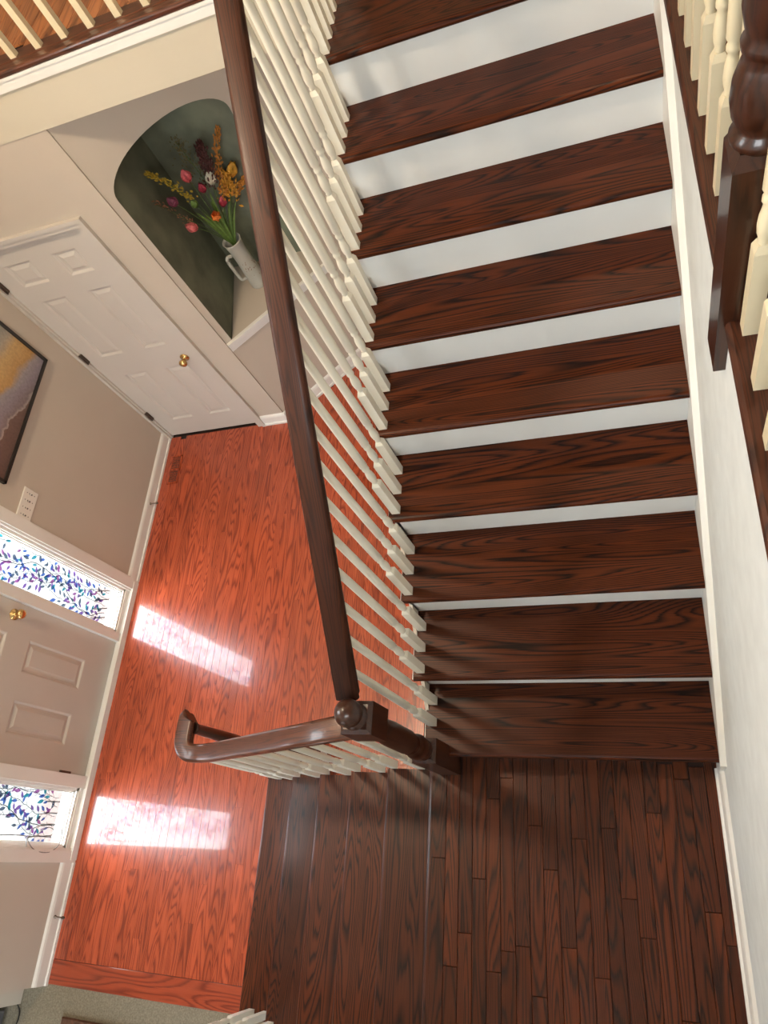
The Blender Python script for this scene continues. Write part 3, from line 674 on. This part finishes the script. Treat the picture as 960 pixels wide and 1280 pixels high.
# floor vent
fv = thing('floor_vent', 'small wooden floor register set in the red oak near the closet', 'vent', (-2.675, 2.34, ZF))
mb = MB(); mb.box(-2.72, -2.63, 2.215, 2.465, ZF, ZF + .0015); mb.build('vent_backing', M['hole'], fv)
mb = MB(); 
for bx in ((-2.725, -2.712, 2.21, 2.47), (-2.638, -2.625, 2.21, 2.47), (-2.725, -2.625, 2.21, 2.222), (-2.725, -2.625, 2.458, 2.47), (-2.725, -2.625, 2.333, 2.345)): mb.box(*bx, ZF, ZF + .005)
mb.build('vent_frame', M['plank_red'], fv, (-2.67, 2.34, ZF))
sm_ = None
for i in range(16):
    y = 2.2285 + (i if i < 8 else i + .9) * .0137
    if sm_ is None:
        mb = MB(); mb.box(-.038, .038, -.003, .003, 0, .0042); o = mb.build('slat', M['plank_red'], fv); o.location = Vector((-2.675, y, ZF)) - wl(fv); sm_ = o.data
    else: inst('slat', sm_, fv, (-2.675, y, ZF))
# door stops
for y, lab in ((2.01, 'short door stop on the baseboard below the picture'), (-.845, 'short door stop on the baseboard near the carpet')):
    t = thing('door_stop', lab, 'door stop', (XW + .014, y, -1.075))
    mb = MB(); mb.lathe([(.010, 0), (.010, .004), (.0045, .008), (.0045, .055)], (XW + .014, y, -1.075), 10, 'x'); mb.build('stem', M['bronze'], t)
    mb = MB(); mb.lathe([(.0045, .053), (.009, .056), (.009, .07), (.004, .074)], (XW + .014, y, -1.075), 10, 'x'); mb.build('bumper', M['bronze'], t)
# cord hanging at the sidelight
cp = [(-.406, -.30), (-.406, -.457), (-.402, -.566), (-.403, -.67), (-.41, -.69), (-.369, -.705), (-.35, -.759), (-.332, -.83), (-.335, -.905), (-.375, -.972), (-.444, -.971), (-.484, -.908), (-.489, -.822), (-.466, -.753), (-.411, -.70), (-.400, -.753), (-.362, -.80), (-.350, -.86), (-.372, -.90), (-.400, -.85), (-.405, -.76), (-.415, -.70), (-.44, -.69), (-.462, -.70)]
def smooth(p, n=5):
    out = []
    for i in range(len(p) - 1):
        a, b, c, e_ = p[max(i - 1, 0)], p[i], p[i + 1], p[min(i + 2, len(p) - 1)]
        for k in range(n):
            t = k / n; out.append(tuple(.5 * ((2 * b[j]) + (-a[j] + c[j]) * t + (2 * a[j] - 5 * b[j] + 4 * c[j] - e_[j]) * t * t + (-a[j] + 3 * b[j] - 3 * c[j] + e_[j]) * t ** 3) for j in range(len(b))))
    return out + [p[-1]]
mb = MB(); sp_ = smooth(cp); mb.tube([(XW + .012 + .006 * math.sin(i * .35), y, z) for i, (y, z) in enumerate(sp_)], .0028, 6)
tag(mb.build('cord', M['cord']), 'thin grey cord looped over the sidelight nearest the carpet', 'cord')
# bottom-left room
mb = MB(); mb.bbox(-2.62, -1.9, -2.2, -1.345, ZF - .004, ZF + .01, .006); tag(mb.build('rug', M['rug']), 'brown rug on the beige carpet, cut off at the bottom left', 'rug')
t = thing('cabinet', 'dark grey cabinet edge at the bottom left corner on the carpet', 'cabinet', (-3.4, -1.6, ZF))
mb = MB(); mb.bbox(-3.75, -3.03, -1.85, -1.36, ZF + .03, ZF + .62, .006); mb.build('body', M['grey'], t)
mb = MB(); mb.box(-3.70, -3.08, -1.80, -1.40, ZF - .004, ZF + .03); mb.build('plinth', M['black'], t)
mb = MB(); mb.tube(smooth([(-2.98, -1.30, ZF + .02), (-2.94, -1.36, ZF + .004), (-2.95, -1.45, ZF + .004), (-3.0, -1.6, ZF + .004)]), .004, 6); tag(mb.build('cable', M['black']), 'black cable on the carpet beside the grey cabinet', 'cable')

# ------------------------------------------------------------------ vase and flowers
VZ = zs + .003; V = Vector((-1.50, 3.18, VZ))
va = thing('vase', 'pale grey ceramic pitcher with a sprig print standing in the arched niche', 'vase', V)
mb = MB(); mb.lathe([(.0, .0), (.060, .0), (.064, .006), (.063, .05), (.058, .15), (.054, .24), (.055, .32), (.062, .375), (.067, .392), (.063, .392), (.056, .37), (.050, .30), (.05, .1), (.001, .09)], V, 28)
mb.build('body', M['ceramic'], va, V)
lat = -d   # handle towards the left jamb
hp = [V + lat * a + Vector((0, 0, z)) for a, z in ((.058, .30), (.085, .31), (.10, .29), (.10, .22), (.098, .15), (.09, .11), (.062, .10))]
mb = MB(); mb.tube(smooth([tuple(p) for p in hp]), .012, 8); mb.build('handle', M['ceramic'], va)
# printed sprig wrapped on the front
mb = MB(); fa = math.atan2(nrm.y, nrm.x); rp_ = random.Random(5)
def vp(a, z, r=.0605): 
    rr = .0605 if z < .12 else .0575 if z < .2 else .0555
    return (V.x + rr * math.cos(fa + a), V.y + rr * math.sin(fa + a), V.z + z)
for i in range(26):
    a, z = rp_.uniform(-.75, .75), .17 + rp_.gauss(0, .035); l, an = .012, rp_.uniform(0, 6.28)
    mb.quadface([vp(a, z), vp(a + l * 5 * math.cos(an + .5), z + l * math.sin(an + .5)), vp(a + l * 14 * math.cos(an), z + l * 2 * math.sin(an)), vp(a + l * 5 * math.cos(an - .5), z + l * math.sin(an - .5))])
mb.build('sprig_print', M['print'], va)['kind'] = 'stuff'
def pm(name, c, r=.6): return paint(name, c, r, .25, 60)
PC = dict(pink=pm('pink_petal', (.62, .11, .12)), rose=pm('rose_petal', (.66, .16, .16)), purple=pm('purple_petal', (.24, .05, .10)), white=pm('cream_petal', (.62, .58, .46)), crimson=pm('crimson_petal', (.28, .02, .04)),
          orange=pm('orange_petal', (.85, .22, .04)), yellow=pm('yellow_petal', (.62, .30, .03)), gold=pm('golden_sprig', (.42, .30, .03)), amber=pm('amber_sprig', (.50, .19, .02)), maroon=pm('maroon_plume', (.085, .02, .015)), dry=pm('dried_sprig', (.32, .14, .07)), stem=pm('green_stem', (.07, .12, .025)), leaf=pm('green_leaf', (.10, .17, .03)), olive=pm('olive_sprig', (.12, .10, .03)))
MOUTH = V + Vector((0, 0, .34))
def curve_to(p, sag=.25, n=9):
    p = Vector(p); m_ = MOUTH.lerp(p, .5) + Vector((0, 0, .06)); b0 = V + Vector((0, 0, .12)); out = []
    for i in range(n):
        t = i / (n - 1); out.append(MOUTH.lerp(m_, t).lerp(m_.lerp(p, t), t))
    return [b0 + (MOUTH - b0) * 0.2] + out
def petal(mb, c, ax_, a, L_, W_, curl, spread):
    u = ax_.orthogonal().normalized(); w_ = ax_.cross(u); rd_ = u * math.cos(a) + w_ * math.sin(a); tg_ = ax_.cross(rd_)
    rows = []
    for i in range(6):
        t = i / 5; wd = W_ * math.sin(math.pi * min(1, .12 + .83 * t)) ; rad = spread * math.sin(math.pi * .5 * min(1, t * 1.5)) - curl * t * t
        cc = c + ax_ * (L_ * t) + rd_ * rad
        rows.append([cc - tg_ * wd + rd_ * (-.25 * wd), cc + rd_ * .1 * wd, cc + tg_ * wd + rd_ * (-.25 * wd)])
    for i in range(5):
        for k in range(2): mb.quadface([rows[i][k], rows[i][k + 1], rows[i + 1][k + 1], rows[i + 1][k]], sm=True)
def tulip(p, col, label, size=.055, open_=.0, dirn=None, leafy=True):
    size *= 1.2
    p = Vector(p); t = thing('tulip', label, 'flower', V + Vector((0, 0, .10)), 'flowers in the niche vase')
    path_ = curve_to(p); mb = MB(); mb.tube(path_, .0028, 6); mb.build('stem', M_STEM, t)
    ax_ = (path_[-1] - path_[-3]).normalized()
    if dirn: ax_ = (ax_ + Vector(dirn)).normalized()
    for ring_, k0, sc_ in ((0, 0, 1), (1, .5, .92)):
        for i in range(3):
            mb = MB(); petal(mb, p, ax_, 2 * math.pi * (i + k0) / 3, size * sc_, size * .36, size * (.30 - open_), size * .36)
            mb.build('petal', PC[col], t)
    return t
M_STEM = PC['stem']
tulip((-1.503, 3.177, .665), 'pink', 'pink tulip, topmost on the left of the niche bouquet', .07)
tulip((-1.602, 3.094, .405), 'rose', 'rose pink tulip low on the left, bending away from the vase mouth', .068, .05)
tulip((-1.610, 3.083, .605), 'purple', 'purple tulip at the left between the pink ones', .065)
tulip((-1.421, 3.240, .565), 'white', 'cream white tulip at the middle of the bouquet', .075)
tulip((-1.475, 3.20, .555), 'crimson', 'small crimson bloom just left of the white tulip', .055, .1)
tulip((-1.484, 3.17, .385), 'orange', 'orange red striped tulip low above the vase', .07, .12, (0.3, -.6, 0))
tulip((-1.439, 3.231, .405), 'crimson', 'dark crimson bloom right behind the orange tulip', .06, .08)
tulip((-1.325, 3.320, .525), 'yellow', 'yellow orange tulip at the upper right of the bouquet', .075, .1)
tulip((-1.535, 3.135, .52), 'leaf', 'green closed bud on the left of the bouquet', .05)
def sprig(a, b, col, label, width=.02, n=60, size=.014, name='flower_sprig', stem=True, seed=1, cat='flower', bend=.03):
    t = thing(name, label, cat, V + Vector((0, 0, .10)), 'flowers in the niche vase'); a, b = Vector(a), Vector(b); rn = random.Random(seed)
    mb = MB(); mb.tube(curve_to(a) + [a.lerp(b, .5) + Vector((0, 0, bend * .5)), b], .0022, 5); mb.build('stem', M_STEM, t)
    mb = MB(); ax_ = (b - a)
    for i in range(n):
        t_ = rn.random(); c = a + ax_ * t_ + Vector((0, 0, bend * math.sin(math.pi * t_)))
        wd = width * (1 - .55 * t_); o_ = Vector((rn.gauss(0, 1), rn.gauss(0, 1), rn.gauss(0, 1))) * wd * .6; c = c + o_
        dd = (ax_.normalized() + o_ * 12).normalized(); sd = dd.orthogonal().normalized() * size * .3; up_ = dd.cross(sd).normalized() * size * .2
        p_, q_ = c, c + dd * size * rn.uniform(.8, 1.6); m_ = (p_ + q_) / 2
        for tri in ((p_, m_ + sd, m_ + up_), (m_ + sd, q_, m_ + up_), (p_, m_ + up_, m_ - sd), (m_ + up_, q_, m_ - sd)): mb.quadface(tri)
    o = mb.build('florets', PC[col], t); o['kind'] = 'stuff'
    return t
sprig((-1.534, 3.151, .56), (-1.640, 3.064, .85), 'gold', 'yellow goldenrod spray reaching to the upper left', .022, 150, .018, seed=1)
sprig((-1.600, 3.09, .46), (-1.735, 2.985, .78), 'dry', 'rust dried sprig at the far left of the bouquet', .022, 90, .012, seed=2)
sprig((-1.415, 3.251, .56), (-1.372, 3.288, .79), 'maroon', 'dark maroon plume standing at the back of the bouquet', .034, 380, .022, seed=3)
sprig((-1.415, 3.245, .45), (-1.27, 3.365, .79), 'amber', 'amber sprig rising at the right of the plume', .026, 170, .02, seed=4)
sprig((-1.380, 3.290, .43), (-1.350, 3.30, .56), 'yellow', 'orange yellow flower cluster at the right of the bouquet', .045, 200, .026, seed=5, bend=0)
sprig((-1.36, 3.30, .43), (-1.285, 3.35, .46), 'amber', 'amber sprig pointing right behind the handrail', .022, 90, .02, seed=6, bend=0)
sprig((-1.45, 3.24, .60), (-1.47, 3.24, .88), 'olive', 'faint olive grass spray at the top of the bouquet', .06, 160, .014, seed=7)
gr = thing('foliage', 'long green leaves round the mouth of the niche vase', 'foliage', V + Vector((0, 0, .10)), 'flowers in the niche vase')
rn = random.Random(9)
for (tx, ty, tz) in ((-1.47, 3.20, .50), (-1.40, 3.27, .42), (-1.52, 3.13, .47), (-1.44, 3.19, .56), (-1.36, 3.29, .40), (-1.50, 3.16, .43), (-1.56, 3.12, .50)):
    c = curve_to((tx, ty, tz)); mb = MB(); n_ = len(c)
    for i in range(1, n_ - 1):
        w0 = .011 * math.sin(math.pi * (i / n_) ** .7) + .001; w1 = .011 * math.sin(math.pi * ((i + 1) / n_) ** .7) * (i < n_ - 2) + .0005
        for sg in (-1, 1): mb.quadface([c[i], c[i] + d * w0 * sg + nrm * .004, c[i + 1] + d * w1 * sg + nrm * .004, c[i + 1]])
    mb.build('leaf', PC['leaf'], gr)
